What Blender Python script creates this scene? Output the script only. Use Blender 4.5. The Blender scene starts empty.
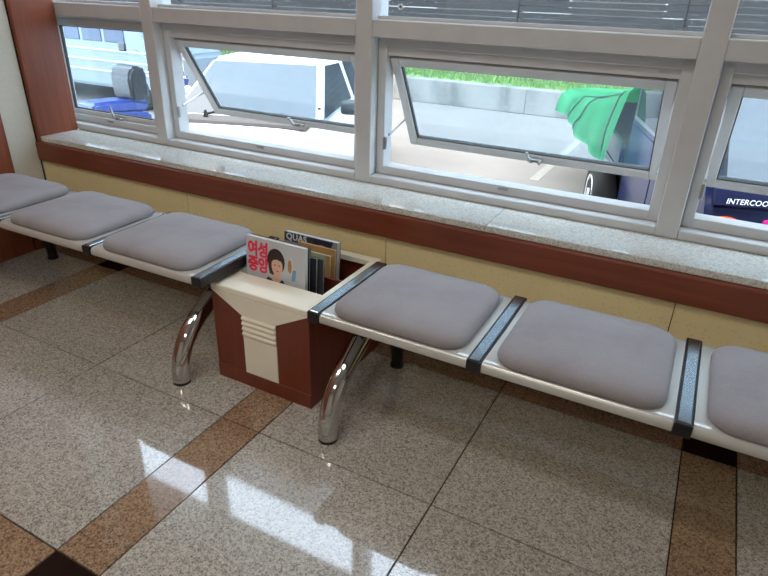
import bpy, bmesh, math, random
from mathutils import Matrix, Vector
random.seed(7)
sc = bpy.context.scene
COL = sc.collection

# ------------------------------------------------------------------ camera
CAM = Vector((1.1797, -1.1486, 1.2710))
YAW, PIT, ROL, FPX = 0.47736, -0.46186, 0.03258, 596.1
fw = Vector((-math.sin(YAW)*math.cos(PIT), math.cos(YAW)*math.cos(PIT), math.sin(PIT)))
rt = Vector((math.cos(YAW), math.sin(YAW), 0)); up = rt.cross(fw)
r2 = rt*math.cos(ROL) + up*math.sin(ROL); u2 = up*math.cos(ROL) - rt*math.sin(ROL)
cd = bpy.data.cameras.new('camera'); cam = bpy.data.objects.new('camera', cd); COL.objects.link(cam)
cd.sensor_width = 36; cd.lens = FPX/768*36; cd.clip_start = .02; cd.clip_end = 300
M3 = Matrix((r2, u2, -fw)).transposed()
cam.matrix_world = Matrix.Translation(CAM) @ M3.to_4x4()
sc.camera = cam
# ------------------------------------------------------------------ world (even overcast sky) and exposure
w = bpy.data.worlds.new('overcast_sky'); sc.world = w; w.use_nodes = True
bg = w.node_tree.nodes['Background']; bg.inputs[0].default_value = (.86, .93, 1, 1); bg.inputs[1].default_value = 9.2
sc.view_settings.view_transform = 'Standard'; sc.view_settings.look = 'None'
sc.view_settings.gamma = 1; sc.view_settings.use_curve_mapping = False; sc.view_settings.exposure = 0.0
LAMP_POWER = 11.6      # radiance of the ceiling light diffusers

# ------------------------------------------------------------------ materials
def srgb(r, g, b):
    f = lambda c: c/12.92 if c <= .04045 else ((c+.055)/1.055)**2.4
    return (f(r/255), f(g/255), f(b/255), 1)
class N:
    def __init__(s, name):
        s.m = bpy.data.materials.new(name); s.m.use_nodes = True
        s.t = s.m.node_tree; s.p = s.t.nodes['Principled BSDF']; s.out = s.t.nodes['Material Output']
    def n(s, typ, **kw):
        x = s.t.nodes.new(typ)
        for k, v in kw.items(): setattr(x, k, v)
        return x
    def l(s, a, b): s.t.links.new(a, b)
    def coords(s, scale=(1,1,1), obj=True):
        tc = s.n('ShaderNodeTexCoord'); mp = s.n('ShaderNodeMapping'); mp.inputs['Scale'].default_value = scale
        if obj:
            s.l(tc.outputs['Object'], mp.inputs[0])
        else:
            g = s.n('ShaderNodeNewGeometry'); s.l(g.outputs['Position'], mp.inputs[0])
        return mp.outputs[0]
    def noise(s, vec, scale, detail=3, rough=.5):
        x = s.n('ShaderNodeTexNoise'); x.inputs['Scale'].default_value = scale; x.inputs['Detail'].default_value = detail
        x.inputs['Roughness'].default_value = rough; s.l(vec, x.inputs['Vector']); return x.outputs['Fac']
    def ramp(s, fac, stops, interp='LINEAR'):
        x = s.n('ShaderNodeValToRGB'); x.color_ramp.interpolation = interp
        e = x.color_ramp.elements
        while len(e) < len(stops): e.new(.5)
        for el, (p, c) in zip(e, stops): el.position = p; el.color = c
        s.l(fac, x.inputs[0]); return x.outputs[0]
    def mix(s, fac, a, b, blend='MIX'):
        x = s.n('ShaderNodeMix', data_type='RGBA', blend_type=blend)
        if isinstance(fac, (int, float)): x.inputs[0].default_value = fac
        else: s.l(fac, x.inputs[0])
        for v, i in ((a, 6), (b, 7)):
            if isinstance(v, tuple): x.inputs[i].default_value = v
            else: s.l(v, x.inputs[i])
        return x.outputs[2]
    def bump(s, h, strength=.2, dist=.01):
        b = s.n('ShaderNodeBump'); b.inputs['Strength'].default_value = strength; b.inputs['Distance'].default_value = dist
        s.l(h, b.inputs['Height']); s.l(b.outputs[0], s.p.inputs['Normal'])
    def set(s, col=None, rough=.5, metal=0, spec=None, **kw):
        if col is not None:
            if isinstance(col, tuple): s.p.inputs['Base Color'].default_value = col
            else: s.l(col, s.p.inputs['Base Color'])
        if isinstance(rough, (int, float)): s.p.inputs['Roughness'].default_value = rough
        else: s.l(rough, s.p.inputs['Roughness'])
        s.p.inputs['Metallic'].default_value = metal
        if spec is not None: s.p.inputs['Specular IOR Level'].default_value = spec
        for k, v in kw.items(): s.p.inputs[k].default_value = v
        return s.m
def plain(name, col, rough=.5, metal=0, var=.06, scale=14, **kw):
    """colour with a faint procedural mottling"""
    k = N(name); v = k.coords(); f = k.noise(v, scale, 2)
    d = tuple(c*(1-var) for c in col[:3])+(1,); e = tuple(min(1, c*(1+var)) for c in col[:3])+(1,)
    c = k.ramp(f, [(.3, d), (.7, e)])
    return k.set(c, rough, metal, **kw)
def granite(name, base, dark, light, rough=.05, scale=130, spec=.85, share=.36):
    """speckled stone: coarse and fine crystals over a cloudy ground"""
    k = N(name); v = k.coords(obj=False)
    def cells(sc_):
        vo = k.n('ShaderNodeTexVoronoi'); vo.inputs['Scale'].default_value = sc_; k.l(v, vo.inputs['Vector'])
        g = k.n('ShaderNodeSeparateColor'); k.l(vo.outputs['Color'], g.inputs[0]); return g.outputs[0]
    stops = [(0, dark), (share*.75, dark), (share, base), (.66, base), (.78, light), (1, light)]
    c = k.mix(.5, k.ramp(cells(scale), stops), k.ramp(cells(scale*1.9), stops))
    f2 = k.noise(v, 2.5, 2)
    c = k.mix(.3, c, k.ramp(f2, [(.3, tuple(x*.82 for x in base[:3])+(1,)), (.7, tuple(min(1, x*1.12) for x in base[:3])+(1,))]))
    return k.set(c, rough, spec=spec)
def wood(name, a, b, rough=.3, axis=0, spec=.5):
    k = N(name); sc_ = [30, 30, 30]; sc_[axis] = 1.6; v = k.coords(tuple(sc_), obj=False)
    f = k.noise(v, 1.6, 5, .6); v2 = k.coords((2, 2, 2), obj=False); f2 = k.noise(v2, 1.3, 2)
    c = k.ramp(f, [(.25, a), (.75, b)])
    c = k.mix(.3, c, k.ramp(f2, [(.3, a), (.7, b)]))
    return k.set(c, rough, spec=spec)
M = {}
M['granite'] = granite('grey_granite', srgb(182,176,167), srgb(88,82,77), srgb(218,213,205), scale=190)
M['granite2'] = granite('grey_granite_pale', srgb(186,180,171), srgb(92,86,81), srgb(222,217,209), scale=190)
M['brown'] = granite('brown_granite', srgb(160,130,104), srgb(70,54,46), srgb(190,164,138), scale=170)
M['black'] = granite('black_granite', srgb(20,18,17), srgb(10,9,9), srgb(34,31,30), scale=125)
M['grout'] = plain('grout', srgb(46,40,34), .9)
M['sill'] = granite('sill_granite', srgb(220,220,213), srgb(152,156,150), srgb(242,242,237), rough=.03, scale=200, spec=.6)
M['wood'] = wood('cherry_laminate', srgb(104,48,28), srgb(140,72,46), .28, 0)
M['woodv'] = wood('cherry_laminate_upright', srgb(122,62,42), srgb(160,92,66), .36, 2)
M['boxwood'] = wood('cherry_box_laminate', srgb(102,44,28), srgb(130,62,42), .32, 2)
def creampanel(name, base, dot):
    k = N(name); v = k.coords(obj=False)
    vo = k.n('ShaderNodeTexVoronoi'); vo.inputs['Scale'].default_value = 75; vo.inputs['Randomness'].default_value = .8; k.l(v, vo.inputs['Vector'])
    c = k.ramp(vo.outputs['Distance'], [(.14, dot), (.34, base)])
    c = k.mix(.6, c, base)
    return k.set(c, .55)
M['cream'] = creampanel('speckled_cream_panel', srgb(238,219,166), srgb(200,176,120))
M['creamw'] = creampanel('speckled_pale_wall', srgb(224,220,206), srgb(200,194,176))
M['white_wall'] = plain('painted_wall', srgb(214,208,196), .8, var=.03)
M['ceiling'] = plain('ceiling_board', srgb(220,217,208), .85, var=.03)
M['alu'] = plain('white_aluminium', srgb(204,205,206), .32, 0, var=.03)
M['alu_tan'] = plain('rubber_seal', srgb(60,58,55), .7)
M['steel'] = plain('brushed_steel', srgb(178,178,176), .28, .9, var=.05)
M['chrome'] = plain('chrome', srgb(205,205,205), .07, 1, var=.02)
M['tray'] = plain('silver_tray', srgb(204,204,200), .2, .25, var=.02, spec=.6)
M['blackp'] = plain('black_plastic', srgb(24,24,25), .3, var=.05)
M['insert'] = plain('polished_strip', srgb(170,178,184), .16, 1, var=.03)
M['boxcream'] = plain('cream_laminate', srgb(244,238,220), .26, var=.02)
# upholstery
k = N('grey_upholstery'); v = k.coords()
f = k.noise(v, 5.5, 4, .6); c = k.ramp(f, [(.32, srgb(140,135,138)), (.5, srgb(152,147,150)), (.7, srgb(158,154,157))])
wv = k.n('ShaderNodeTexNoise'); wv.inputs['Scale'].default_value = 420; k.l(v, wv.inputs['Vector'])
c = k.mix(.22, c, k.ramp(wv.outputs['Fac'], [(.35, srgb(120,116,118)), (.65, srgb(174,170,173))]))
wr = k.noise(k.coords((9, 3, 3)), 1.3, 2)
k.bump(wr, .12, .02); M['fabric'] = k.set(c, .85, spec=.2); k.p.inputs['Sheen Weight'].default_value = .15
# glass
def glass(name, tint, dirt, dirtcol, dusty=.5):
    k = N(name); t = k.t
    t.nodes.remove(k.p)
    tr = k.n('ShaderNodeBsdfTransparent'); tr.inputs[0].default_value = tint
    gl = k.n('ShaderNodeBsdfGlossy'); gl.inputs['Roughness'].default_value = .02
    ge = k.n('ShaderNodeNewGeometry'); dt = k.n('ShaderNodeVectorMath', operation='DOT_PRODUCT')
    k.l(ge.outputs['Normal'], dt.inputs[0]); k.l(ge.outputs['Incoming'], dt.inputs[1])
    def mth(op, a, b=None):
        x = k.n('ShaderNodeMath', operation=op)
        for q, i_ in ((a, 0), (b, 1)):
            if q is None: continue
            if isinstance(q, (int, float)): x.inputs[i_].default_value = q
            else: k.l(q, x.inputs[i_])
        return x.outputs[0]
    # Schlick reflectance, the same from both sides of the pane
    sch = mth('ADD', .04, mth('MULTIPLY', .96, mth('POWER', mth('SUBTRACT', 1.0, mth('ABSOLUTE', dt.outputs['Value'])), 5.0)))
    m1 = k.n('ShaderNodeMixShader'); k.l(sch, m1.inputs[0]); k.l(tr.outputs[0], m1.inputs[1]); k.l(gl.outputs[0], m1.inputs[2])
    df = k.n('ShaderNodeBsdfTranslucent'); df.inputs[0].default_value = dirtcol
    m2 = k.n('ShaderNodeMixShader'); v = k.coords((2, 2, 2)); f = k.noise(v, 2.2, 4, .6)
    mr = k.n('ShaderNodeMapRange'); mr.inputs['From Min'].default_value = .3; mr.inputs['From Max'].default_value = .7
    mr.inputs['To Min'].default_value = dirt*(1-dusty); mr.inputs['To Max'].default_value = dirt*(1+dusty); k.l(f, mr.inputs[0])
    k.l(mr.outputs[0], m2.inputs[0]); k.l(m1.outputs[0], m2.inputs[1]); k.l(df.outputs[0], m2.inputs[2])
    k.l(m2.outputs[0], k.out.inputs[0]); return k.m
M['glass'] = glass('dusty_window_glass', (.84,.93,1,1), .016, (.62,.84,1,1))
M['glass_top'] = glass('upper_window_glass', (.88,.94,1,1), .006, (.7,.86,1,1))
def emit(name, col, s):
    k = N(name); k.set(col, .5); k.p.inputs['Emission Color'].default_value = col; k.p.inputs['Emission Strength'].default_value = s; return k.m
M['diffuser'] = emit('lamp_diffuser', (1, .95, .87, 1), LAMP_POWER)
# outside
def ground():
    k = N('worn_asphalt'); v = k.coords(obj=False)
    f = k.noise(v, 60, 3); g = k.noise(v, 1.2, 4, .6)
    c = k.mix(.5, k.ramp(f, [(.3, srgb(98,94,90)), (.7, srgb(121,116,111))]), k.ramp(g, [(.3, srgb(102,98,93)), (.7, srgb(123,118,112))]))
    k.bump(f, .3, .005); return k.set(c, .85)
M['asphalt'] = ground()
M['line'] = plain('road_paint', srgb(132,128,122), .7)
k = N('stained_concrete'); v = k.coords((1, 1, .35), obj=False); f = k.noise(v, 2.4, 5, .65)
M['concrete'] = k.set(k.ramp(f, [(.3, srgb(80,80,76)), (.55, srgb(122,120,114)), (.75, srgb(134,132,125))]), .9)
k = N('meadow_grass'); v = k.coords(obj=False); f = k.noise(v, 7, 3)
M['grass'] = k.set(k.ramp(f, [(.3, srgb(64,102,40)), (.7, srgb(116,146,68))]), .8)
k = N('dark_fence_board'); v = k.coords((.8, 6, 6), obj=False); f = k.noise(v, 1.5, 4, .7)
M['fence'] = k.set(k.ramp(f, [(.3, srgb(18,17,17)), (.6, srgb(34,31,30)), (.8, srgb(56,50,45))]), .75)
M['facade'] = plain('grey_facade', srgb(96,96,94), .85, var=.05, scale=1)
M['facadegl'] = plain('facade_window_glass', srgb(40,46,54), .15)
M['wcar'] = plain('white_car_paint', srgb(226,228,230), .22, var=.01)
M['blue'] = plain('dark_blue_paint', srgb(22,32,70), .18, .1, var=.05)
M['navy'] = plain('navy_garnish', srgb(12,20,58), .25, var=.04)
M['scoot'] = plain('scooter_blue', srgb(28,50,118), .22, var=.05)
M['carglass'] = plain('car_glass', srgb(28,34,40), .04, var=.05, spec=.8)
M['rubber'] = plain('tyre_rubber', srgb(20,20,20), .85)
M['bus'] = plain('pale_blue_van_paint', srgb(114,124,132), .35, var=.02)
M['busdark'] = plain('bus_window', srgb(34,52,76), .12)
M['orange'] = plain('orange_lens', srgb(236,96,24), .15)
M['pink'] = plain('magenta_sticker', srgb(214,40,140), .3)
M['lens'] = plain('clear_lens', srgb(205,210,214), .08, .5)
M['letter'] = plain('white_lettering', srgb(214,220,226), .4)
M['carplastic'] = plain('grey_cowl_plastic', srgb(72,68,66), .7)
k = N('green_tarpaulin'); v = k.coords((1.5, 1.5, .5)); f = k.noise(v, 2.2, 4)
M['tarp'] = k.set(k.ramp(f, [(.3, srgb(38,140,86)), (.7, srgb(70,176,116))]), .45); k.bump(f, .4, .05)
# magazines
M['paper'] = plain('page_edges', srgb(214,212,206), .7)
M['cover'] = plain('pale_cover', srgb(196,200,206), .3, var=.04)
M['pinkink'] = plain('pink_red_ink', srgb(236,52,84), .4)
M['hair'] = plain('printed_dark_brown', srgb(52,36,32), .4)
M['skin'] = plain('printed_skin_tone', srgb(224,184,160), .4)
M['navyink'] = plain('printed_navy', srgb(38,40,62), .4)
M['skyink'] = plain('printed_sky_blue', srgb(112,164,196), .4)
M['tanink'] = plain('printed_tan', srgb(176,128,84), .4)
M['darkcover'] = plain('dark_cover', srgb(34,36,42), .35)
M['blackcover'] = plain('charcoal_cover', srgb(62,62,66), .35)
M['greencover'] = plain('pale_green_cover', srgb(168,178,148), .5)
M['kraft'] = plain('kraft_cover', srgb(186,142,86), .5)
M['greyspine'] = plain('grey_spine', srgb(150,156,160), .4)

# ------------------------------------------------------------------ mesh helpers
def link(o, parent=None):
    COL.objects.link(o)
    if parent is not None: o.parent = parent
    return o
def mk(name, bm, mat, parent=None, smooth=False, loc=None):
    me = bpy.data.meshes.new(name)
    bmesh.ops.recalc_face_normals(bm, faces=bm.faces)
    bm.to_mesh(me); bm.free()
    me.materials.append(M[mat] if isinstance(mat, str) else mat)
    if smooth:
        for p in me.polygons: p.use_smooth = True
    o = bpy.data.objects.new(name, me)
    if loc: o.location = loc
    return link(o, parent)
def sharp(o, ang=35):
    me = o.data; bm = bmesh.new(); bm.from_mesh(me)
    for e in bm.edges:
        if len(e.link_faces) == 2 and e.calc_face_angle(0) > math.radians(ang): e.smooth = False
    for f in bm.faces: f.smooth = True
    bm.to_mesh(me); bm.free(); return o
def box(bm, x0, x1, y0, y1, z0, z1, bev=0, seg=1):
    vs = [bm.verts.new(p) for p in ((x0,y0,z0),(x1,y0,z0),(x1,y1,z0),(x0,y1,z0),(x0,y0,z1),(x1,y0,z1),(x1,y1,z1),(x0,y1,z1))]
    fs = [bm.faces.new([vs[i] for i in q]) for q in ((0,3,2,1),(4,5,6,7),(0,1,5,4),(1,2,6,5),(2,3,7,6),(3,0,4,7))]
    if bev:
        es = list({e for f in fs for e in f.edges})
        bmesh.ops.bevel(bm, geom=es, offset=bev, segments=seg, affect='EDGES', profile=.5)
def bx(name, mat, parent, x0, x1, y0, y1, z0, z1, bev=0, seg=1):
    bm = bmesh.new(); box(bm, x0, x1, y0, y1, z0, z1, bev, seg); return mk(name, bm, mat, parent)
def tube(bm, pts, r, n=12, cap=True):
    pts = [Vector(p) for p in pts]; rings = []; rs = r if isinstance(r, (list, tuple)) else [r]*len(pts)
    prev = None
    for i, p in enumerate(pts):
        d = (pts[min(i+1, len(pts)-1)] - pts[max(i-1, 0)]).normalized()
        a = prev if prev is not None else (Vector((0,0,1)) if abs(d.z) < .9 else Vector((1,0,0)))
        s = d.cross(a).normalized(); t = s.cross(d).normalized(); prev = t
        rings.append([bm.verts.new(p + (s*math.cos(2*math.pi*j/n) + t*math.sin(2*math.pi*j/n))*rs[i]) for j in range(n)])
    for A, B in zip(rings, rings[1:]):
        for j in range(n): bm.faces.new((A[j], A[(j+1)%n], B[(j+1)%n], B[j]))
    if cap: bm.faces.new(rings[0][::-1]); bm.faces.new(rings[-1])
def loft(bm, rings, cap=True, closed=True):
    R = [[bm.verts.new(p) for p in ring] for ring in rings]; n = len(R[0])
    for A, B in zip(R, R[1:]):
        for j in range(n if closed else n-1): bm.faces.new((A[j], A[(j+1)%n], B[(j+1)%n], B[j]))
    if cap: bm.faces.new(R[0][::-1]); bm.faces.new(R[-1])
    return R
def prism(bm, poly, z0, z1, axis='z'):
    """polygon (a,b) extruded along an axis: z:(x,y) y:(x,z) x:(y,z)"""
    P = {'z': lambda a, b, t: (a, b, t), 'y': lambda a, b, t: (a, t, b), 'x': lambda a, b, t: (t, a, b)}[axis]
    loft(bm, [[P(a, b, t) for a, b in poly] for t in (z0, z1)])
def rrect(hx, hy, r, n=6, cx=0, cy=0):
    r = max(1e-4, min(r, hx, hy)); out = []
    for k, (sx, sy) in enumerate(((1,1),(-1,1),(-1,-1),(1,-1))):
        for j in range(n+1):
            a = math.pi/2*(k + j/n); out.append((cx+sx*(hx-r)+r*math.cos(a), cy+sy*(hy-r)+r*math.sin(a)))
    return out
def thing(name, label, cat, loc=(0,0,0), rz=0, group=None):
    o = bpy.data.objects.new(name, None); o.location = loc; o.rotation_euler = (0,0,rz); o.empty_display_size = .1
    o['label'] = label; o['category'] = cat
    if group: o['group'] = group
    return link(o)
def tag(o, label, cat, group=None):
    o['label'] = label; o['category'] = cat
    if group: o['group'] = group
    return o
def struct(o, label=None):
    o['kind'] = 'structure'
    if label: o['label'] = label
    return o
def sempty(name, label):
    o = bpy.data.objects.new(name, None); o.empty_display_size = .1; link(o); return struct(o, label)
def copy_part(o, parent, loc):
    c = o.copy(); c.location = loc; return link(c, parent)
def text_bm(s, size, bold=0, shear=0, spacing=1):
    cu = bpy.data.curves.new('lettering', 'FONT'); cu.body = s; cu.size = size; cu.offset = bold; cu.shear = shear
    cu.align_x = 'LEFT'; cu.space_character = spacing; cu.resolution_u = 3; cu.extrude = size*.012
    o = bpy.data.objects.new('lettering', cu); COL.objects.link(o)
    dg = bpy.context.evaluated_depsgraph_get(); me = bpy.data.meshes.new_from_object(o.evaluated_get(dg))
    bm = bmesh.new(); bm.from_mesh(me); bpy.data.objects.remove(o); bpy.data.meshes.remove(me); bpy.data.curves.remove(cu)
    return bm

# ------------------------------------------------------------------ room constants
XL, XR, YB, ZC = -1.777, 3.60, -3.9, 2.62
WY = .924                   # inner face of the window frame
GY, GZ = .7066, .5678       # front edge and top of the granite sill
T, BW = .6, .154
P_ = T*2+BW

# ---- floor: every tile a piece
floor = struct(bx('floor', 'grout', None, XL-.02, XR+.02, YB-.02, GY+.03, -.05, -.006), 'polished grey granite tiles with brown bands and black corner squares')
def segs(lo, hi, first):
    out = []; k = math.floor((lo-first)/P_)-1
    while first + k*P_ < hi:
        a = first + k*P_
        for s, e, t in ((a, a+BW, 'b'), (a+BW, a+BW+T, 't'), (a+BW+T, a+P_, 't')):
            s2, e2 = max(s, lo), min(e, hi)
            if e2-s2 > .01: out.append((s2, e2, t))
        k += 1
    return out
G = .0019
mesh_cache = {}
i = 0
for (x0, x1, tx) in segs(XL, XR, 0):
    for (y0, y1, ty) in segs(YB, GY, T):
        kind = 'black_tile' if tx == 'b' and ty == 'b' else 'brown_band_tile' if 'b' in (tx, ty) else 'floor_tile'
        mat = {'black_tile': 'black', 'brown_band_tile': 'brown', 'floor_tile': 'granite' if (i*7) % 3 else 'granite2'}[kind]
        i += 1
        hx, hy = (x1-x0)/2-G, (y1-y0)/2-G
        key = (kind, mat, round(hx, 4), round(hy, 4))
        c = ((x0+x1)/2, (y0+y1)/2, 0)
        if key in mesh_cache:
            o = bpy.data.objects.new(kind, mesh_cache[key]); link(o, floor); o.location = c
        else:
            bm = bmesh.new(); box(bm, -hx, hx, -hy, hy, -.012, 0, .0012)
            o = mk(kind, bm, mat, floor, loc=c); mesh_cache[key] = o.data

# ---- shell
struct(bx('ceiling', 'ceiling', None, XL-.2, XR+.2, YB-.2, 1.1, ZC, ZC+.15))
struct(bx('wall_back', 'white_wall', None, XL-.2, XR+.2, YB-.18, YB, -.05, ZC))
struct(bx('wall_right', 'white_wall', None, XR, XR+.18, YB, 1.1, -.05, ZC))
wl = struct(bx('wall_left', 'creamw', None, XL-.18, XL, YB, WY-.0005, -.05, ZC), 'pale speckled side wall with cherry wood panelling')
# cherry panels on the side wall, nearer than the cream strip
y = .548
while y > YB+.1:
    bx('wood_panel', 'woodv', wl, XL-.002, XL+.012, max(y-.9, YB+.01)+.003, y, .0, ZC-.02, .002); y -= .9
struct(bx('baseboard_left', 'wood', None, XL+.0005, XL+.016, .553, GY-.02, 0, .20, .002))
# front wall below the sill
wf = struct(bx('wall_front', 'grout', None, XL, XR, GY+.012, 1.10, -.05, GZ-.033), 'cream speckled panels below the window')
edges = [XL+.001, -.783, .222, 1.227, 2.232, 3.237, XR-.001]
for a, b in zip(edges, edges[1:]):
    bx('wall_panel', 'cream', wf, a+.0012, b-.0012, GY, GY+.014, .10, .46, .0015)
struct(bx('baseboard_front', 'wood', None, XL+.017, XR, GY-.016, GY+.010, 0, .10, .002))
struct(bx('trim_1', 'wood', None, XL+.003, XR, GY-.021, GY+.06, .4500, .5434, .006, 3), 'cherry wood ledge running under the granite sill')
# left reveal of the window clad in cherry
struct(bx('trim_2', 'woodv', None, XL+.001, XL+.026, GY-.005, WY-.0005, GZ-.03, ZC-.001, .002), 'cherry wood reveal at the left end of the window')
struct(bx('trim_3', 'blackp', None, XL+.001, XL+.004, GY-.012, GY-.006, .205, ZC-.001), 'dark joint strip between pale wall and cherry reveal')
struct(bx('wall_front_top', 'white_wall', None, XL-.1, XR+.1, .90, 1.1, 2.42, ZC))

# ---- window
win = sempty('window_1', 'white aluminium window band with awning sashes over a granite sill')
# sill: long granite slabs
for a, b in ((XL+.026, .60), (.60, 2.1), (2.1, XR)):
    bx('window_sill', 'sill', win, a+.0006, b-.0006, GY, 1.06, GZ-.024, GZ, .003, 2)
MW, MD = .0704, 1.03
mull = [-1.167, -.0466, 1.1128, 2.272, 3.43]
TZ0, TZ1 = 1.1186, 1.1782
HEAD = 2.42
LJ = -1.930
bays = [(LJ, mull[0])] + [(m+MW, n) for m, n in zip(mull, mull[1:])]
bx('frame_stile', 'alu', win, LJ-.07, LJ, WY, MD, GZ+.0005, HEAD, .002)
for m in mull: bx('mullion', 'alu', win, m, m+MW, WY, MD+.02, GZ+.0005, HEAD, .003)
for a, b in bays:
    bx('transom', 'alu', win, a+.0005, b-.0005, WY+.001, MD, TZ0, TZ1, .003)
    bx('bottom_rail', 'alu', win, a+.0005, b-.0005, WY+.001, MD, GZ+.0005, GZ+.031, .003)
    bx('head_rail', 'alu', win, a+.0005, b-.0005, WY+.001, MD, HEAD-.05, HEAD, .003)
    # upper fixed light
    bx('glazing_bead', 'alu', win, a+.001, b-.001, WY+.045, WY+.062, TZ1, TZ1+.012)
    pn = bx('upper_pane', 'glass_top', win, a+.002, b-.002, WY+.064, WY+.068, TZ1+.002, HEAD-.052)
# vent frames and sashes
VF = .034; VY0, VY1 = WY+.052, MD+.012
HYG = 1.012
def bars(bm, x0, x1, z0, z1, wd, y0, y1, bev=.002, wb=None):
    wb = wb or wd
    box(bm, x0, x0+wd, y0, y1, z0, z1, bev); box(bm, x1-wd, x1, y0, y1, z0, z1, bev)
    box(bm, x0+wd, x1-wd, y0, y1, z0, z0+wb, bev); box(bm, x0+wd, x1-wd, y0, y1, z1-wd, z1, bev)
def lever(parent, x, y, z, s=1):
    bm = bmesh.new(); box(bm, x-.03*s, x+.03*s, y-.012, y, z-.008, z+.008, .003)
    h = mk('handle', bm, 'steel', parent)
    bm = bmesh.new(); tube(bm, [(x-.012, y-.014, z), (x-.02, y-.024, z+.012), (x-.026, y-.03, z+.06)], [.007, .0065, .005], 8)
    mk('lever', bm, 'steel', h, True)
    bm = bmesh.new(); tube(bm, [(x+.018, y-.003, z), (x+.018, y-.02, z)], .007, 8); mk('pivot', bm, 'steel', h, True)
SASH = [0, 32, 31, 32, 31]
for i, (a, b) in enumerate(bays):
    vf = bmesh.new(); x0, x1 = a+.001, b-.001
    z0, z1 = GZ+.0315, TZ0-.0005
    HZ = 1.052 if SASH[i] else z1-.014
    bars(vf, x0, x1, z0, z1, VF, VY0, VY1, .002) if SASH[i] else bars(vf, x0, x1, z0, z1, .012, VY0, VY1, .002, VF)
    vfo = mk('vent_frame', vf, 'alu', win)
    if SASH[i]: bx('drip_rail', 'alu', vfo, x0+VF, x1-VF, VY0+.012, VY1, z1-VF-.030, z1-VF)
    bx('keeper', 'steel', vfo, (a+b)/2-.02, (a+b)/2+.02, VY0-.006, VY0+.004, z0+VF-.016, z0+VF-.004, .002)
    bm = bmesh.new(); box(bm, x0+VF-.004, x0+VF+.008, VY0-.004, VY0+.01, z0+.10, z0+.15, .002); mk('catch', bm, 'steel', vfo)
    # sash, built flat with its hinge line at the local origin, then swung out
    sx0, sx1 = x0+VF+.003, x1-VF-.003
    L = HZ-(z0+VF)+.012
    bm = bmesh.new(); bars(bm, sx0, sx1, -L, 0, .036, -.016, .016, .003)
    so = mk('sash', bm, 'alu', win, loc=(0, HYG, HZ))
    so.rotation_euler = (math.radians(SASH[i]), 0, 0)
    bx('pane', 'glass', so, sx0+.034, sx1-.034, -.003, .003, -L+.034, -.034)
    gs = bmesh.new()
    bars(gs, sx0+.035, sx1-.035, -L+.035, -.035, .005, -.008, .008, 0); mk('seal', gs, 'alu_tan', so)
    lever(so, (sx0+sx1)/2+.05, -.016, -L+.018)
    if SASH[i]:
        ang = math.radians(SASH[i])
        for sx, side in ((sx0-.001, 1), (sx1+.001, -1)):
            bm = bmesh.new()
            P0 = Vector((sx, HYG+.0, HZ-.30)); P1 = Vector((sx, HYG+math.sin(ang)*.30, HZ-math.cos(ang)*.30))
            tube(bm, [P0, P1], .005, 6); mk('stay_arm', bm, 'steel', win)
# small round sticker on the upper pane
bm = bmesh.new(); tube(bm, [(.105, WY+.0625, 1.222), (.105, WY+.0635, 1.222)], .011, 16); st = mk('sticker', bm, 'letter', win)
bm = bmesh.new(); tube(bm, [(.105, WY+.0612, 1.222), (.105, WY+.0625, 1.222)], .004, 10); mk('sticker_dot', bm, 'blackcover', st)

# roof eave outside, above the window
ev = bmesh.new(); prism(ev, [(XL-6, 1.04), (XR+6, 1.04), (XR+6, 1.60), (XL-6, 1.36)], 2.62, 2.80, 'z')
struct(mk('roof_eave', ev, 'ceiling', None), 'shallow roof eave over the window outside')
struct(bx('wall_outside_top', 'white_wall', None, XL-6, XR+6, 1.035, 1.10, 2.44, 2.62))

# ceiling lights
def troffer(x, y, label):
    t = thing('ceiling_light', label, 'light', (x, y, ZC-.06), 0, 'ceiling light troffers')
    bm = bmesh.new(); box(bm, -.62, .62, -.17, .17, .012, .0595, .004); mk('housing', bm, 'alu', t)
    bm = bmesh.new(); box(bm, -.60, .60, -.15, .15, 0, .012, .003); mk('diffuser', bm, 'diffuser', t)
for x, n in ((-.8, 'over the bench by the side wall'), (.62, 'over the bench right of the magazine box')):
    troffer(x, -1.2 if x < 0 else -.75, 'long warm white ceiling light '+n)

troffer(.6, -2.6, 'long warm white ceiling light alone at the rear of the room')

# ------------------------------------------------------------------ benches
SD0, SD1, SZ = .109, .5247, .4244
def make_cushion_bm(hx, hy):
    bm = bmesh.new(); rings = []
    for ins, z in ((.012,0),(.003,.006),(0,.016),(.003,.027),(.012,.037),(.03,.044),(.065,.049),(.11,.0515),(.16,.0525)):
        rings.append([(x, y, z) for x, y in rrect(hx-ins, hy-ins, max(.062-ins*.35, .012), 6)])
    R = loft(bm, rings, cap=False)
    c = bm.verts.new((0,0,.053)); n = len(R[-1])
    for j in range(n): bm.faces.new((R[-1][j], R[-1][(j+1)%n], c))
    bm.faces.new(R[0][::-1]); return bm
def make_tray_bm(p):
    """pressed metal tray: flat top, front and rear edge rolled down, rear lip deepened to block light"""
    bm = bmesh.new(); hx = p/2-.0205
    prof = [(SD0+.004,-.030),(SD0-.001,-.024),(SD0,-.012),(SD0+.004,-.004),(SD0+.012,0),(SD0+.03,.001),(.317,-.002),(SD1-.03,.001),(SD1-.012,0),(SD1-.003,-.005),(SD1,-.014),(SD1-.002,-.075),(SD1-.012,-.075),(SD1-.02,-.012),(SD0+.02,-.012),(SD0+.012,-.030)]  # unseen rear lip added low to block a bright streak mirrored in the floor
    loft(bm, [[(x, a, SZ+b) for a, b in prof] for x in (-hx, -hx+.004, 0, hx-.004, hx)])
    return bm
CUSH = None; TRAY = {}
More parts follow.
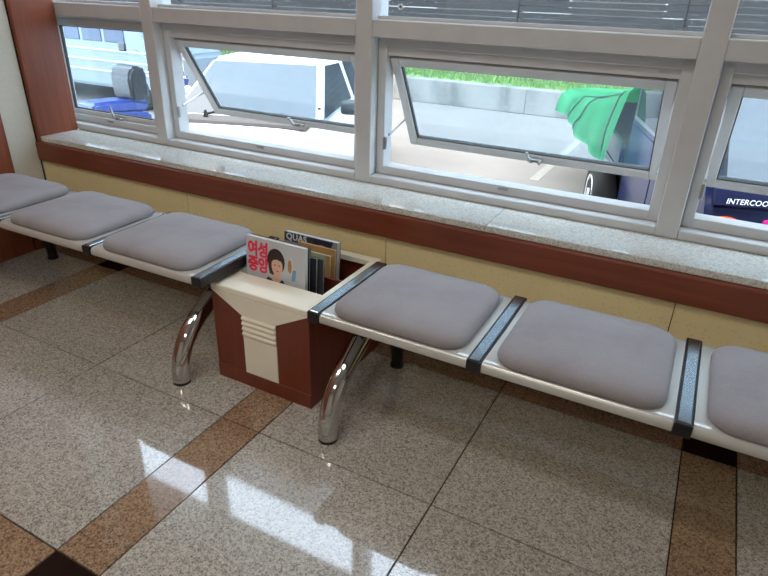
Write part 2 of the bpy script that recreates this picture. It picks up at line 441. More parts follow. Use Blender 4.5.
def bench(label, x0, p, nseat, leg_xs, rz=0, y0=0):
    t = thing('waiting_bench', label, 'bench', (x0, y0, 0), rz)
    global CUSH
    for k in range(nseat):
        cx = (k+.5)*p
        if p not in TRAY:
            o = mk('seat_tray', make_tray_bm(p), 'tray', t, True, loc=(cx,0,0)); sharp(o, 50); TRAY[p] = o.data
        else: o = copy_part(bpy.data.objects.new('seat_tray', TRAY[p]), t, (cx,0,0))
        bm = make_cushion_bm(p/2-.042, .194)
        cu = mk('cushion', bm, 'fabric', t, True, loc=(cx, .308, SZ-.0035))
    for k in range(nseat+1):
        cx = k*p
        bm = bmesh.new(); box(bm, cx-.020, cx+.020, SD0-.005, SD1+.006, SZ-.032, SZ+.003, .003, 2)
        s = mk('divider_strip', bm, 'blackp', t)
        bm = bmesh.new(); box(bm, cx-.0145, cx+.0145, SD0+.004, SD1-.004, SZ+.001, SZ+.005, .0015); mk('metal_insert', bm, 'insert', s)
    W = nseat*p
    bm = bmesh.new(); box(bm, .03, W-.03, .29, .36, SZ-.105, SZ-.04, .006); mk('support_beam', bm, 'blackp', t)
    for lx in leg_xs:
        for s in (1, -1):
            yc = .325; f = lambda yy: yc + (yy-yc)*(1 if s == 1 else -1)
            pts = [(lx, f(a), b) for a, b in ((.085,.010),(.087,.05),(.097,.095),(.120,.140),(.152,.178),(.196,.212),(.245,.240),(.285,.262),(.318,.285))]
            # smooth
            bm = bmesh.new(); tube(bm, pts, [.032 if s == 1 else .022]*9, 18); lg = mk('leg', bm, 'chrome' if s == 1 else 'blackp', t, True); sharp(lg, 60)
            bm = bmesh.new(); tube(bm, [(lx, f(.085), 0), (lx, f(.085), .012)], .0315 if s == 1 else .026, 18); mk('foot_cap', bm, 'blackp', lg)
        bm = bmesh.new(); box(bm, lx-.045, lx+.045, .26, .39, SZ-.125, SZ-.10, .004); mk('bracket', bm, 'blackp', t)
    return t
bench('grey three seat waiting bench to the right of the magazine box', .2995, .4968, 3, (.060, 1.40))
bench('grey three seat waiting bench between the side wall and the magazine box', -1.695, .515, 3, (.10, 1.440), math.radians(.9), -.028)

# ------------------------------------------------------------------ magazine box
BX0, BX1, BY0, BY1, BZ = -.1695, .2303, .1828, .655, .376
t = thing('magazine_box', 'cherry and cream wooden magazine box between the two benches', 'magazine box', (0,0,0))
def bxp(n, m, *a): return bx(n, m, t, *a)
bxp('side_panel', 'boxwood', BX0, BX0+.018, BY0+.012, BY1, .0, BZ-.022, .001)
bxp('side_panel', 'boxwood', BX1-.018, BX1, BY0+.012, BY1, .0, BZ-.022, .001)
bxp('back_panel', 'boxwood', BX0+.018, BX1-.018, BY1-.018, BY1, .0, BZ-.022)
bxp('bottom_panel', 'boxwood', BX0+.018, BX1-.018, BY0+.10, BY1-.018, .19, .205)
bxp('divider', 'boxwood', BX0+.018, BX1-.018, .438, .450, .205, .362, .001)
bxp('inner_front', 'boxwood', BX0+.018, BX1-.018, BY0+.10, BY0+.112, .205, BZ-.022)
bxp('plinth', 'boxwood', BX0-.001, BX1+.001, BY0-.003, BY0+.012, 0, .056, .0015)
# cream rim: front shelf, sides and back
bxp('rim', 'boxcream', BX0-.001, BX1+.001, BY0-.002, .300, BZ-.022, BZ, .003)
bxp('rim', 'boxcream', BX0-.001, BX0+.026, .3002, .620, BZ-.022, BZ, .002)
bxp('rim', 'boxcream', BX1-.026, BX1+.001, .3002, .620, BZ-.022, BZ, .002)
bxp('rim', 'boxcream', BX0-.001, BX1+.001, .6202, BY1, BZ-.022, BZ, .002)
# front face: two wood panels beside a cream keystone of trapezoid and strip
ya, yb = BY0, BY0+.014; gx0, gx1 = -.042, .098; zt = BZ-.0225; zk = .285
bm = bmesh.new(); prism(bm, [(BX0, .0565), (gx0-.001, .0565), (gx0-.001, zk), (BX0, zt)], ya, yb, 'y'); mk('front_panel', bm, 'boxwood', t)
bm = bmesh.new(); prism(bm, [(gx1+.001, .0565), (BX1, .0565), (BX1, zt), (gx1+.001, zk)], ya, yb, 'y'); mk('front_panel', bm, 'boxwood', t)
bm = bmesh.new(); prism(bm, [(gx0, zk), (gx1, zk), (BX1-.002, zt), (BX0+.002, zt)], ya-.003, yb, 'y'); mk('keystone', bm, 'boxcream', t)
bm = bmesh.new(); box(bm, gx0, gx1, ya-.003, yb, .0565, .204, .001); mk('centre_strip', bm, 'boxcream', t)
for k in range(4):
    z = .2045+k*.0201
    bm = bmesh.new(); prism(bm, [(yb, z), (ya-.001, z), (ya-.007, z+.006), (ya-.007, z+.012), (ya-.001, z+.0195), (yb, z+.0195)], gx0, gx1, 'x'); mk('rib', bm, 'boxcream', t)

# ------------------------------------------------------------------ magazines
def book(name, label, cat, x0, y, z0, wd, ht, th, cover, lean=0, rz=0, group='magazines and booklets in the box'):
    t = thing(name, label, cat, (x0, y, z0), rz, group); t.rotation_euler = (math.radians(lean), 0, rz)
    bm = bmesh.new(); box(bm, .001, wd-.002, .0012, th-.0012, .001, ht-.002); mk('pages', bm, 'paper', t)
    bm = bmesh.new(); box(bm, 0, wd, 0, .0012, 0, ht); c = mk('front_cover', bm, cover, t)
    bm = bmesh.new(); box(bm, 0, wd, th-.0012, th, 0, ht); mk('back_cover', bm, cover, t)
    bm = bmesh.new(); box(bm, -.0012, 0, 0, th, 0, ht); mk('spine', bm, cover, t)
    return t, c
def ink(parent, mat, poly, d=.0006, name='print'):
    bm = bmesh.new(); prism(bm, poly, -d, -.00005, 'y'); return mk(name, bm, mat, parent)
def ell(cx, cz, rx, rz_, n=20, a0=0, a1=2*math.pi):
    return [(cx+rx*math.cos(a0+(a1-a0)*i/n), cz+rz_*math.sin(a0+(a1-a0)*i/n)) for i in range(n if abs(a1-a0-2*math.pi) < 1e-6 else n+1)]
MZ = .206
mg, cov = book('magazine', 'women\'s magazine with pink lettering and a short haired woman on the pale cover', 'magazine', -.122, .304, MZ, .246, .304, .016, 'cover', -4)
H = .304
def put_text(s, size, x, z, mat, parent, bold=.0, shear=0, sx=1, sp=1, name='lettering'):
    bm = text_bm(s, size, bold, shear, sp)
    bmesh.ops.transform(bm, matrix=Matrix.Translation((x, -.0010, z)) @ Matrix.Diagonal((sx,1,1,1)) @ Matrix.Rotation(math.pi/2, 4, 'X'), verts=bm.verts)
    return mk(name, bm, mat, parent)
put_text('여성', .058, .006, H-.062, 'pinkink', cov, .0022, 0, .86, .92)
put_text('중앙', .058, .006, H-.118, 'pinkink', cov, .0022, 0, .86, .92)
# portrait: shoulders, neck, hair, face, fringe
ink(cov, 'navyink', [(.075, H-.185), (.080, H-.150), (.092, H-.132), (.104, H-.136), (.122, H-.150), (.142, H-.136), (.156, H-.132), (.164, H-.150), (.168, H-.185)], .0004, 'blouse_print')
ink(cov, 'skin', [(.104, H-.135), (.116, H-.118), (.134, H-.118), (.146, H-.136), (.128, H-.160)], .0005, 'neck_print')
ink(cov, 'hair', [(p, q) for p, q in ell(.126, H-.070, .037, .046)], .0006, 'hair_print')
ink(cov, 'hair', [(.089, H-.070), (.100, H-.118), (.116, H-.122), (.120, H-.080)], .0007, 'hair_print')
ink(cov, 'skin', ell(.131, H-.085, .023, .036), .0008, 'face_print')
ink(cov, 'hair', [(.104, H-.080), (.112, H-.046), (.135, H-.038), (.154, H-.052), (.158, H-.082), (.148, H-.066), (.130, H-.062), (.116, H-.066)], .0010, 'fringe_print')
for ex in (.122, .141): ink(cov, 'hair', ell(ex, H-.083, .004, .0018, 10), .0010, 'eye_print')
ink(cov, 'pinkink', ell(.133, H-.104, .007, .0022, 10), .0010, 'mouth_print')
ink(cov, 'paper', ell(.188, H-.070, .009, .028), .0005, 'cover_print')
ink(cov, 'tanink', ell(.184, H-.075, .008, .024), .0006, 'cover_print')
ink(cov, 'skyink', [(.190, H-.125), (.206, H-.125), (.210, H-.085), (.196, H-.085)], .0005, 'cover_print')
book('magazine', 'thin dark magazine tucked right behind the pink lettered one', 'magazine', -.114, .325, MZ, .240, .300, .008, 'darkcover', -4)
book('magazine', 'black covered magazine with white page edges, third from the front of the box', 'magazine', -.092, .340, MZ, .236, .262, .010, 'darkcover', -4)
book('magazine', 'lowest white edged magazine just before the box divider', 'magazine', -.070, .356, MZ, .232, .255, .008, 'blackcover', -4)
o, c = book('magazine', 'pale green booklet with a tan edge behind the box divider', 'booklet', -.03, .466, MZ, .145, .218, .010, 'greencover', -5)
bm = bmesh.new(); box(bm, .128, .1455, -.0008, 0, 0, .218); mk('tan_edge', bm, 'kraft', c)
for r in range(3): ink(c, 'greyspine', [(.03, .13-r*.02), (.11, .13-r*.02), (.11, .134-r*.02), (.03, .134-r*.02)], .0004, 'print_line')
book('magazine', 'tan kraft covered booklet between the green booklet and the thick white magazine', 'booklet', -.035, .484, MZ, .160, .236, .010, 'kraft', -5)
o, c = book('magazine', 'thick white edged magazine with charcoal title band at the back of the box', 'magazine', -.116, .510, MZ, .232, .266-.014, .026, 'greyspine', -5)
ink(c, 'blackcover', [(0, .218), (.130, .218), (.130, .251), (0, .251)], .0004, 'title_band')
ink(c, 'navyink', [(.13, .201), (.20, .206), (.215, .251), (.13, .251)], .0004, 'cover_print')
ink(c, 'kraft', ell(.165, .196, .04, .035), .0005, 'cover_print')
put_text('QUAS', .034, .008, .225, 'letter', c, .001, 0, 1.0, 1.05)

# ------------------------------------------------------------------ outside
GR = -.80
struct(bx('ground', 'asphalt', None, -45, 30, 1.10, 60, GR-.2, GR), 'worn pale asphalt of the parking lot')
struct(bx('wall_outside', 'white_wall', None, XL-6, XR+6, 1.035, 1.10, GR, GZ-.03))
pl = struct(bx('parking_line', 'line', None, -.62, -.50, 6.2, 9.6, GR, GR+.004))
pl.rotation_euler = (0, 0, 0)
# retaining wall, bank, grass, fence
rw = thing('retaining_wall', 'long low stained concrete retaining wall behind the parking lot', 'wall', (0, 10.7, GR))
xs = [-26+i*4 for i in range(12)]
for a in xs:
    bm = bmesh.new(); box(bm, a+.001, a+3.999, 0, .25, 0, .47, .012); mk('wall_segment', bm, 'concrete', rw)
bank = bmesh.new(); prism(bank, [(10.95, GR), (10.95, GR+.46), (12.2, GR+.62), (30, GR+.7), (30, GR)], -30, 22, 'x')
struct(mk('earth_bank', bank, 'grass', None), 'grassy bank above the retaining wall')
# grass tufts: uncountable
bm = bmesh.new()
for i in range(9000):
    x = random.uniform(-14, 6); y = random.uniform(10.97, 12.1); h = random.uniform(.10, .30); a = random.uniform(0, 6.28); l = random.uniform(-.08, .08)
    z = GR+.45+(y-10.95)*.12; dx, dy = .012*math.cos(a), .012*math.sin(a)
    v = [bm.verts.new(p) for p in ((x-dx, y-dy, z), (x+dx, y+dy, z), (x+l, y+l*.5, z+h))]; bm.faces.new(v)
g = mk('grass', bm, 'grass', None); g['kind'] = 'stuff'; tag(g, 'bright green grass growing on top of the retaining wall', 'grass')
fn = thing('slat_fence', 'dark wooden slat fence standing behind the grass strip', 'fence', (0, 12.25, GR+.6))
slat_me = None
for s in range(10):
    a = -22+s*3.2
    bm = bmesh.new(); box(bm, a-.05, a+.05, .03, .13, -.1, 2.75); mk('post', bm, 'fence', fn)
    for r in range(22):
        if slat_me is None:
            bm = bmesh.new(); box(bm, 0, 3.19, 0, .025, 0, .107, .004); o = mk('slat', bm, 'fence', fn); slat_me = o.data
        else: o = link(bpy.data.objects.new('slat', slat_me), fn)
        o.location = (a, random.uniform(-.006, .006), .12+r*.117+random.uniform(-.006, .006)); o.rotation_euler = (0, random.uniform(-.0025, .0025), 0)
# apartment block beyond the fence (its roof edge shows mirrored in the polished floor)
bd = thing('apartment_block', 'tall grey apartment block rising behind the slat fence', 'building', (0, 19, GR))
bm = bmesh.new(); box(bm, -34, 26, 0, 9, 0, 25.8); mk('facade', bm, 'facade', bd)
bm = bmesh.new(); box(bm, -34.1, 26.1, -.15, 9.1, 25.8, 26.2); mk('parapet', bm, 'facade', bd)
wm = pm = None
for fl in range(7):
    for c_ in range(13):
        lx, lz = -30.5+c_*4.4, 1.6+fl*3.3
        if wm is None:
            bm = bmesh.new(); bars(bm, -.9, .9, 0, 1.6, .07, -.06, .02, 0); o = mk('window_frame', bm, 'alu', bd); wm = o.data; o.location = (lx, 0, lz)
            bm = bmesh.new(); box(bm, -.83, .83, -.02, .0, .07, 1.53); q = mk('window_pane', bm, 'facadegl', o); pm = q.data
        else:
            o = link(bpy.data.objects.new('window_frame', wm), bd); o.location = (lx, 0, lz)
            q = link(bpy.data.objects.new('window_pane', pm), o)

def wheel(parent, x, y, z, r=.31, wd=.19, face=-1):
    """axle along local x; face: side that shows the hub"""
    bm = bmesh.new()
    prof = [(-wd/2, r*.62), (-wd/2, r*.93), (-wd/2+.025, r), (wd/2-.025, r), (wd/2, r*.93), (wd/2, r*.62)]
    n = 24
    loft(bm, [[(x+a, y+b*math.cos(2*math.pi*j/n), z+b*math.sin(2*math.pi*j/n)) for j in range(n)] for a, b in prof])
    w_ = mk('wheel', bm, 'rubber', parent, True); sharp(w_, 40)
    bm = bmesh.new(); f = face*wd/2
    loft(bm, [[(x+f*a, y+b*r*math.cos(2*math.pi*j/n), z+b*r*math.sin(2*math.pi*j/n)) for j in range(n)] for a, b in ((.9,.66),(1.03,.64),(1.0,.52),(.6,.42),(.75,.2),(1.1,.16),(1.1,.03))])
    mk('hub', bm, 'lens', w_, False)
def quadpane(name, mat, parent, c, inset=.05, off=.006, th=.006, smooth=False):
    """panel on a quad face c (4 points, outward order): inset and pushed out"""
    c = [Vector(p) for p in c]; ctr = sum(c, Vector())/4; nrm = (c[1]-c[0]).cross(c[3]-c[0]).normalized()
    q = []
    for i, p in enumerate(c):
        a = (c[(i+1)%4]-p).normalized(); b = (c[i-1]-p).normalized(); q.append(p+(a+b)*inset)
    bm = bmesh.new(); loft(bm, [[p+nrm*(off-th) for p in q], [p+nrm*off for p in q]]); return mk(name, bm, mat, parent)
def frame_of(name, mat, parent, c, inset, wdt, off=.01, th=.012):
    c = [Vector(p) for p in c]; nrm = (c[1]-c[0]).cross(c[3]-c[0]).normalized()
    def ins(d):
        out = []
        for i, p in enumerate(c):
            a = (c[(i+1)%4]-p).normalized(); b = (c[i-1]-p).normalized(); out.append(p+(a+b)*d)
        return out
    A, B = ins(inset-wdt), ins(inset); bm = bmesh.new()
    for i in range(4):
        j = (i+1) % 4
        loft(bm, [[A[i]+nrm*(off-th), A[j]+nrm*(off-th), B[j]+nrm*(off-th), B[i]+nrm*(off-th)], [A[i]+nrm*off, A[j]+nrm*off, B[j]+nrm*off, B[i]+nrm*off]])
    return mk(name, bm, mat, parent)

# ---- white sedan, nose to the window
def sedan(loc, rz):
    W = 1.70; c = W/2
    t = thing('sedan_car', 'white sedan parked nose to the window on the left', 'car', loc, rz)
    def sec(y, hw, zl, zt):
        pts = []
        for k in range(28):
            a = 2*math.pi*k/28; ca, sa = math.cos(a), math.sin(a); e = .45
            pts.append((c+hw*math.copysign(abs(ca)**e, ca), y, (zl+zt)/2+(zt-zl)/2*math.copysign(abs(sa)**e, sa)))
        return pts
    st = [(0,.60,.32,.60),(.05,.72,.24,.70),(.2,.80,.2,.77),(.55,.83,.18,.83),(1.0,.85,.18,.89),(1.25,.85,.18,.92),(2.0,.85,.18,.94),(3.3,.85,.18,.95),(4.0,.84,.2,.95),(4.35,.78,.25,.90),(4.45,.68,.4,.8)]
    bm = bmesh.new(); loft(bm, [sec(*s) for s in st]); b = mk('body', bm, 'wcar', t, True); sharp(b, 50)
    # hood crease and cowl
    bm = bmesh.new(); box(bm, .16, W-.16, 1.02, 1.27, .885, .935, .012); mk('cowl', bm, 'carplastic', t)
    for s in (.45, 1.05):
        bm = bmesh.new(); tube(bm, [(s, 1.20, .945), (s+.1, 1.26, .965), (s+.52, 1.40, 1.03)], .011, 6); mk('wiper', bm, 'rubber', t)
    for s in (.5, 1.2):
        bm = bmesh.new(); prism(bm, [(s-.02, .93), (s+.02, .93), (s+.006, 1.0), (s-.006, 1.0)], 1.10, 1.13, 'y'); mk('washer_nozzle', bm, 'rubber', t)
    hb, ht, z0, z1 = .79, .60, .91, 1.40
    B = [(c-hb,1.18,z0),(c+hb,1.18,z0),(c+hb,3.95,z0),(c-hb,3.95,z0)]; R = [(c-ht,1.92,z1),(c+ht,1.92,z1),(c+ht,3.2,z1),(c-ht,3.2,z1)]
    bm = bmesh.new(); vb = [bm.verts.new(p) for p in B]; vr = [bm.verts.new(p) for p in R]
    for i in range(4): bm.faces.new((vb[i], vb[(i+1)%4], vr[(i+1)%4], vr[i]))
    bm.faces.new(vr); bm.faces.new(vb[::-1])
    bmesh.ops.bevel(bm, geom=list(bm.edges), offset=.05, segments=3, affect='EDGES'); cb = mk('cabin', bm, 'wcar', t, True); sharp(cb, 50)
    quadpane('windshield', 'carglass', t, (B[0], B[1], R[1], R[0]), .062, .006, .012)
    quadpane('rear_window', 'carglass', t, (B[2], B[3], R[3], R[2]), .07)
    def lerp(a, b, u): return tuple(a[i]+(b[i]-a[i])*u for i in range(3))
    for (p, q, r, s) in ((B[1], B[2], R[2], R[1]), (B[3], B[0], R[0], R[3])):
        flip = p == B[3]
        for u0, u1, v0, v1 in ((.0,.5,.0,.5),(.5,1,.5,1)):
            quadpane('side_window', 'carglass', t, (lerp(p, q, u0), lerp(p, q, u1), lerp(s, r, v1), lerp(s, r, v0)), .065)
    for s, d in ((.0, -1), (W, 1)):
        bm = bmesh.new(); box(bm, s+min(d*.02, d*.2), s+max(d*.02, d*.2), 1.55, 1.68, .95, 1.09, .035, 3); mm = mk('door_mirror', bm, 'blackp', t)
        bx('mirror_glass', 'lens', mm, s+min(d*.05, d*.17), s+max(d*.05, d*.17), 1.679, 1.684, .97, 1.07)
        bm = bmesh.new(); x = s-d*.0
        tube(bm, [(x, 2.25, .80), (x+d*.02, 2.27, .80), (x+d*.02, 2.39, .80), (x, 2.41, .80)], .009, 6); mk('door_handle', bm, 'wcar', t)
        for y in (.80, 3.45): wheel(t, s-d*.10, y, .31, .31, .2, d)
        bm = bmesh.new(); h = c+d*.58
        loft(bm, [[(h+a*.17, yy, .60+b*.07) for a, b in rrect(1, 1, .6, 4)] for yy in (.02+.06, .16)]); mk('headlamp', bm, 'lens', t)
    bm = bmesh.new(); box(bm, c-.38, c+.38, -.012, .05, .48, .60, .01); gr = mk('grille', bm, 'blackp', t)
    bm = bmesh.new(); box(bm, .06, W-.06, -.04, .12, .26, .46, .04, 3); mk('bumper', bm, 'wcar', t)
    bm = bmesh.new(); box(bm, c-.26, c+.26, -.052, -.040, .31, .42, .003); mk('number_plate', bm, 'letter', t)
    return t
sedan((-3.22, 2.03, GR), math.radians(18))

# ---- dark blue cab-over truck with tarp covered load
def truck(loc, rz):
    W = 1.66; c = W/2
    t = thing('cargo_truck', 'dark blue cab over truck lettered on its front, parked nose to the window', 'truck', loc, rz)
    side = [(.06,.42),(0,.50),(-.01,.80),(.02,1.02),(.10,1.16),(.56,1.66),(.70,1.73),(2.15,1.73),(2.22,1.66),(2.22,.42)]
    bm = bmesh.new()
    loft(bm, [[(x, y, z) for y, z in [(py+(k*.03 if py < 1 else -k*.02), pz-(k*.03 if pz > 1.5 else 0)) for py, pz in side]] for x, k in ((0,1),(.05,0),(W-.05,0),(W,1))])
    b = mk('cab', bm, 'blue', t, True); sharp(b, 30)
    # windshield
    ws = ((.07,.105,1.17),(W-.07,.105,1.17),(W-.12,.555,1.65),(.12,.555,1.65))
    quadpane('windshield', 'carglass', t, ws, .02, .008, .012)
    frame_of('windshield_seal', 'rubber', t, ws, .022, .022, .010)
    for s in (.25, .85):
        bm = bmesh.new(); tube(bm, [(s, .08, 1.16), (s+.08, .10, 1.20), (s+.55, .20, 1.33)], .010, 6); mk('wiper', bm, 'rubber', t)
    # garnish with lettering, front lamps
    gz0, gz1 = 1.06, 1.165
    bm = bmesh.new(); prism(bm, [(.03, gz0), (.012, gz0+.02), (.045, gz1-.01), (.11, gz1), (.12, gz0)], .03, W-.03, 'x'); ga = mk('front_garnish', bm, 'navy', t)
    tb = text_bm('INTERCOOLER', .041, .0003, .25, 1.03)
    tb.verts.ensure_lookup_table()
    ax = math.atan2(.033, .075)
    bmesh.ops.transform(tb, matrix=Matrix.Translation((.085, .0125, gz0+.03)) @ Matrix.Rotation(math.pi/2-ax, 4, 'X'), verts=tb.verts)
    mk('lettering', tb, 'letter', ga)
    for d, s in ((1, 0.10), (-1, W-.10)):
        x0, x1 = sorted((s, s+d*.34))
        bm = bmesh.new(); loft(bm, [[((x0+x1)/2+d*.04+a*.18, yy, .86+b_*.075) for a, b_ in rrect(1, 1, .5, 4)] for yy in (-.016, .03)]); hl = mk('headlamp', bm, 'lens', t)
        bm = bmesh.new(); loft(bm, [[(s-d*.01+a*.075, yy, .995+b_*.030) for a, b_ in rrect(1, 1, .9, 5)] for yy in (-.024, -.014)]); mk('turn_signal', bm, 'orange', hl)
    bm = bmesh.new(); loft(bm, [[(.36+a*.07, yy, .98+b_*.04) for a, b_ in rrect(1, 1, .3, 3)] for yy in (-.018, .0)]); mk('sticker', bm, 'pink', t)
    bm = bmesh.new(); box(bm, .02, W-.02, -.06, .06, .44, .70, .03, 2); mk('bumper', bm, 'blackp', t)
    bm = bmesh.new(); box(bm, c-.26, c+.26, -.075, -.061, .52, .64, .003); mk('number_plate', bm, 'letter', t)
    for s, d in ((0, -1), (W, 1)):
        sw = [(s, .36, 1.16), (s, 2.12, 1.16), (s, 2.12, 1.60), (s, .66, 1.60)]
        if d > 0: pass
        else: sw = [sw[1], sw[0], sw[3], sw[2]]
        quadpane('side_window', 'carglass', t, sw, .03, .008, .014); frame_of('window_trim', 'steel', t, sw, .03, .03, .012)
        bm = bmesh.new(); loft(bm, [[(s+d*u, y_, z_) for y_, z_ in ((.34,.62),(1.22,.62),(1.22,1.11),(.34,1.11))] for u in (-.01, .008)]); dr = mk('door', bm, 'blue', t)
        bm = bmesh.new(); loft(bm, [[(s+d*u, y_, z_) for y_, z_ in ((1.25,.62),(2.12,.62),(2.12,1.11),(1.25,1.11))] for u in (-.01, .008)]); mk('door', bm, 'blue', t)
        bm = bmesh.new(); tube(bm, [(s+d*.008, 1.04, 1.0), (s+d*.03, 1.05, 1.0), (s+d*.03, 1.16, 1.0), (s+d*.008, 1.17, 1.0)], .011, 6); mk('door_handle', bm, 'steel', dr)
        bm = bmesh.new(); tube(bm, [(s, .40, 1.36), (s+d*.12, .24, 1.44), (s+d*.15, .22, 1.42)], .012, 8); ma = mk('mirror_arm', bm, 'blackp', t)
        bm = bmesh.new(); box(bm, s+min(d*.06, d*.22), s+max(d*.06, d*.22), .18, .24, 1.16, 1.42, .02, 2); mk('mirror', bm, 'blackp', ma)
        wheel(t, s-d*.12, .82, .32, .32, .2, d)
        wheel(t, s+d*.06, 2.75, .30, .30, .22, d); wheel(t, s-d*.18, 2.75, .30, .30, .22, d)
    # chassis, bed, load, tarp
    bm = bmesh.new(); box(bm, .45, 1.21, .4, 4.6, .42, .60, .01); mk('chassis', bm, 'blackp', t)
    bm = bmesh.new(); tube(bm, [(.30, 1.2, .50), (.30, 1.9, .50)], .15, 14); mk('fuel_tank', bm, 'steel', t)
    bm = bmesh.new(); box(bm, -.04, W+.04, 2.27, 4.85, .62, .70, .01); bed = mk('bed', bm, 'blue', t)
    for x0, x1 in ((-.04, 0), (W, W+.04)):
        bm = bmesh.new(); box(bm, x0, x1, 2.27, 4.85, .70, .92, .008); mk('side_board', bm, 'blue', bed)
    bm = bmesh.new(); box(bm, 0, W, 4.81, 4.85, .70, .92, .008); mk('tail_board', bm, 'blue', bed)
    bm = bmesh.new(); box(bm, 0.05, .22, 4.85, 4.89, .52, .61, .01); mk('tail_lamp', bm, 'pink', bed)
    # bulging cargo under a tarpaulin with folds
    tp = bmesh.new(); nu, nv = 44, 40; grid = []
    rr = random.Random(3); ph = [rr.uniform(0, 6.28) for _ in range(6)]
    for i in range(nv+1):
        v = i/nv; y = 2.24+v*2.72; row = []
        top = 1.46 - .42*min(1, max(0, (v-.04)/.5))**.8 - .03*math.sin(v*9)
        if v < .04: top = 1.44
        for j in range(nu+1):
            u = j/nu*2-1; a = abs(u)
            if a < .62: x = u/.62*(.88+.26*v); z = top - .05*(u/.62)**2 + .05*abs(math.sin(5*u+ph[0]+6*v))+.02*math.sin(14*v+4*u)
            else:
                k_ = (a-.62)/.38; x = math.copysign(.88+.26*v+.05*math.sin(k_*2.2)+.07*k_*abs(math.sin(15*v+ph[1]+.8*k_))+.03*math.sin(11*v+ph[2]), u)
                zb = .70+.05*math.sin(6*v+ph[3]) + .10*max(0, (v-.5)); z = (top-.05)*(1-k_)+zb*k_
            row.append(tp.verts.new((c+x, y+.02*math.sin(9*u+ph[4]), z)))
        grid.append(row)
    for A, B in zip(grid, grid[1:]):
        for j in range(nu): tp.faces.new((A[j], A[j+1], B[j+1], B[j]))
    fold_shades = [[tuple(grid[int(v*nv)+dv][j].co) for j, dv in [(q, round(sl*(q-nu/2)/nu)) for q in range(1, nu)]] for v, sl in ((.16, 2), (.42, -6), (.70, 5))]
    bmesh.ops.solidify(tp, geom=list(tp.faces), thickness=.008)
    tarp = mk('tarpaulin', tp, 'tarp', None, True)
    tarp.location = loc; tarp.rotation_euler = (0, 0, rz)
    for rp in fold_shades:
        rb = bmesh.new(); tube(rb, [((x-c)*1.012+c, y, z+.014) for x, y, z in rp], .007, 6); mk('fold_shade', rb, 'rubber', tarp)  # dark tubes added to stand in for the shaded folds of the tarpaulin
    tag(tarp, 'bright green tarpaulin draped over the bed of the dark blue truck', 'tarpaulin')
    return t
truck((1.30, 2.45, GR), math.radians(18))

# ---- pale van parked across the lot
bt = thing('van', 'pale blue van with a row of dark windows seen through the left window', 'van', (-12.75, 6.6, GR))
bm = bmesh.new(); prism(bm, [(0,.34),(5.3,.34),(5.36,.9),(5.2,1.08),(4.85,1.66),(4.7,1.72),(.12,1.72),(0,1.55)], 0, 1.7, 'y')
bmesh.ops.bevel(bm, geom=list(bm.edges), offset=.05, segments=3, affect='EDGES'); bb = mk('body', bm, 'bus', bt, True); sharp(bb, 40)
for k in range(8):
    bm = bmesh.new(); box(bm, .12+k*.58, .12+k*.58+.51, -.012, .02, 1.12, 1.56, .01); mk('window', bm, 'busdark', bt)
for z in (.62, .80, .98):
    bm = bmesh.new(); box(bm, .1, 5.2, -.014, .01, z, z+.018); mk('side_moulding', bm, 'letter', bt)
for x in (.95, 4.85):
    bm = bmesh.new(); n = 24
    loft(bm, [[(x+.32*r_*math.cos(6.2832*j/n), y_, .32+.32*r_*math.sin(6.2832*j/n)) for j in range(n)] for y_, r_ in ((.24,1),(.02,1),(-.01,.9),(-.01,.6),(.03,.4),(.02,.05))]); mk('wheel', bm, 'rubber', bt)

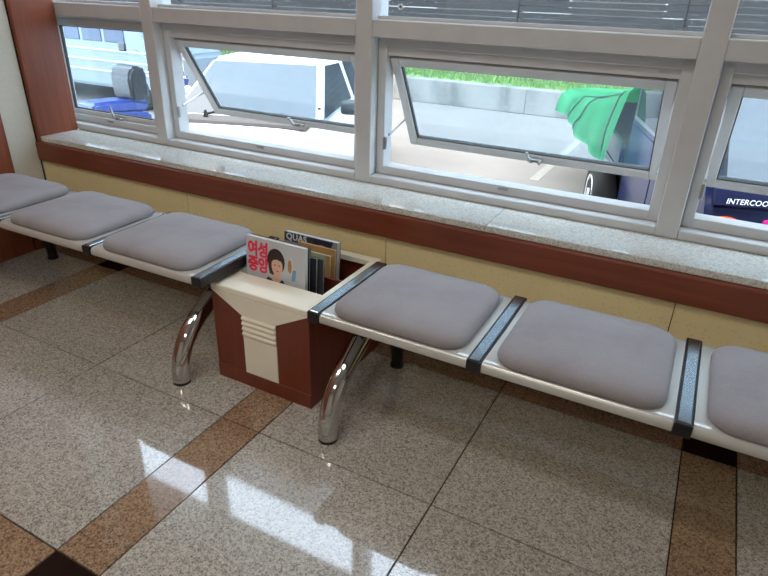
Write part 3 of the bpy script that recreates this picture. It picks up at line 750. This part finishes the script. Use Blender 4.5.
# ---- blue scooter
def scooter(loc, rz):
    t = thing('motor_scooter', 'blue motor scooter with a tall black top case below the left window', 'scooter', loc, rz)
    def wh(x):
        bm = bmesh.new(); n = 22
        loft(bm, [[(x+.22*r_*math.cos(6.2832*j/n), y_, .22+.22*r_*math.sin(6.2832*j/n)) for j in range(n)] for y_, r_ in ((-.03,.55),(-.05,.9),(-.03,1),(.03,1),(.05,.9),(.03,.55))]); w_ = mk('wheel', bm, 'rubber', t, True)
        bm = bmesh.new(); loft(bm, [[(x+.13*math.cos(6.2832*j/n), y_, .22+.13*math.sin(6.2832*j/n)) for j in range(n)] for y_ in (-.03,.03)]); mk('hub', bm, 'steel', w_)
    wh(.22); wh(1.45)
    def body(name, prof, hw, mat, y=0):
        bm = bmesh.new(); loft(bm, [[(x, y+s*hw*q, z) for x, z in prof] for s, q in ((-1,1),(1,1))])
        bmesh.ops.bevel(bm, geom=list(bm.edges), offset=.03, segments=3, affect='EDGES'); o = mk(name, bm, mat, t, True); sharp(o, 45); return o
    body('rear_body', [(-.05,.50),(.10,.36),(.62,.34),(.72,.46),(.70,.80),(.20,.86),(-.05,.78)], .19, 'scoot')
    body('floor_board', [(.60,.28),(1.12,.28),(1.12,.38),(.60,.38)], .17, 'scoot')
    body('leg_shield', [(1.06,.32),(1.22,.30),(1.30,.98),(1.22,1.04),(1.16,.98)], .24, 'letter')
    body('front_fender', [(1.24,.42),(1.66,.40),(1.60,.52),(1.45,.56),(1.28,.52)], .09, 'scoot')
    body('seat', [(.02,.85),(.66,.80),(.74,.90),(.50,.95),(.05,.96)], .15, 'scoot')
    body('headset', [(1.12,1.00),(1.28,.98),(1.34,1.10),(1.18,1.16)], .13, 'scoot')
    body('top_case', [(.50,.93),(.70,.93),(.72,1.22),(.66,1.28),(.54,1.28),(.48,1.18)], .17, 'blackp')
    bm = bmesh.new(); tube(bm, [(1.08,-.34,1.14),(1.17,-.18,1.12),(1.2,0,1.10),(1.17,.18,1.12),(1.08,.34,1.14)], .016, 8); hb = mk('handlebar', bm, 'chrome', t, True)
    for s in (-1, 1):
        bm = bmesh.new(); tube(bm, [(1.13,s*.26,1.13),(1.10,s*.30,1.30),(.95,s*.33,1.40),(.82,s*.34,1.43)], .007, 6); mk('mirror_stem', bm, 'chrome', hb)
        bm = bmesh.new(); box(bm, .80, .83, s*.34-.06, s*.34+.06, 1.38, 1.47, .012, 2); mk('mirror', bm, 'blackp', hb)
    return t
scooter((-4.50, 2.95, GR), math.radians(85))
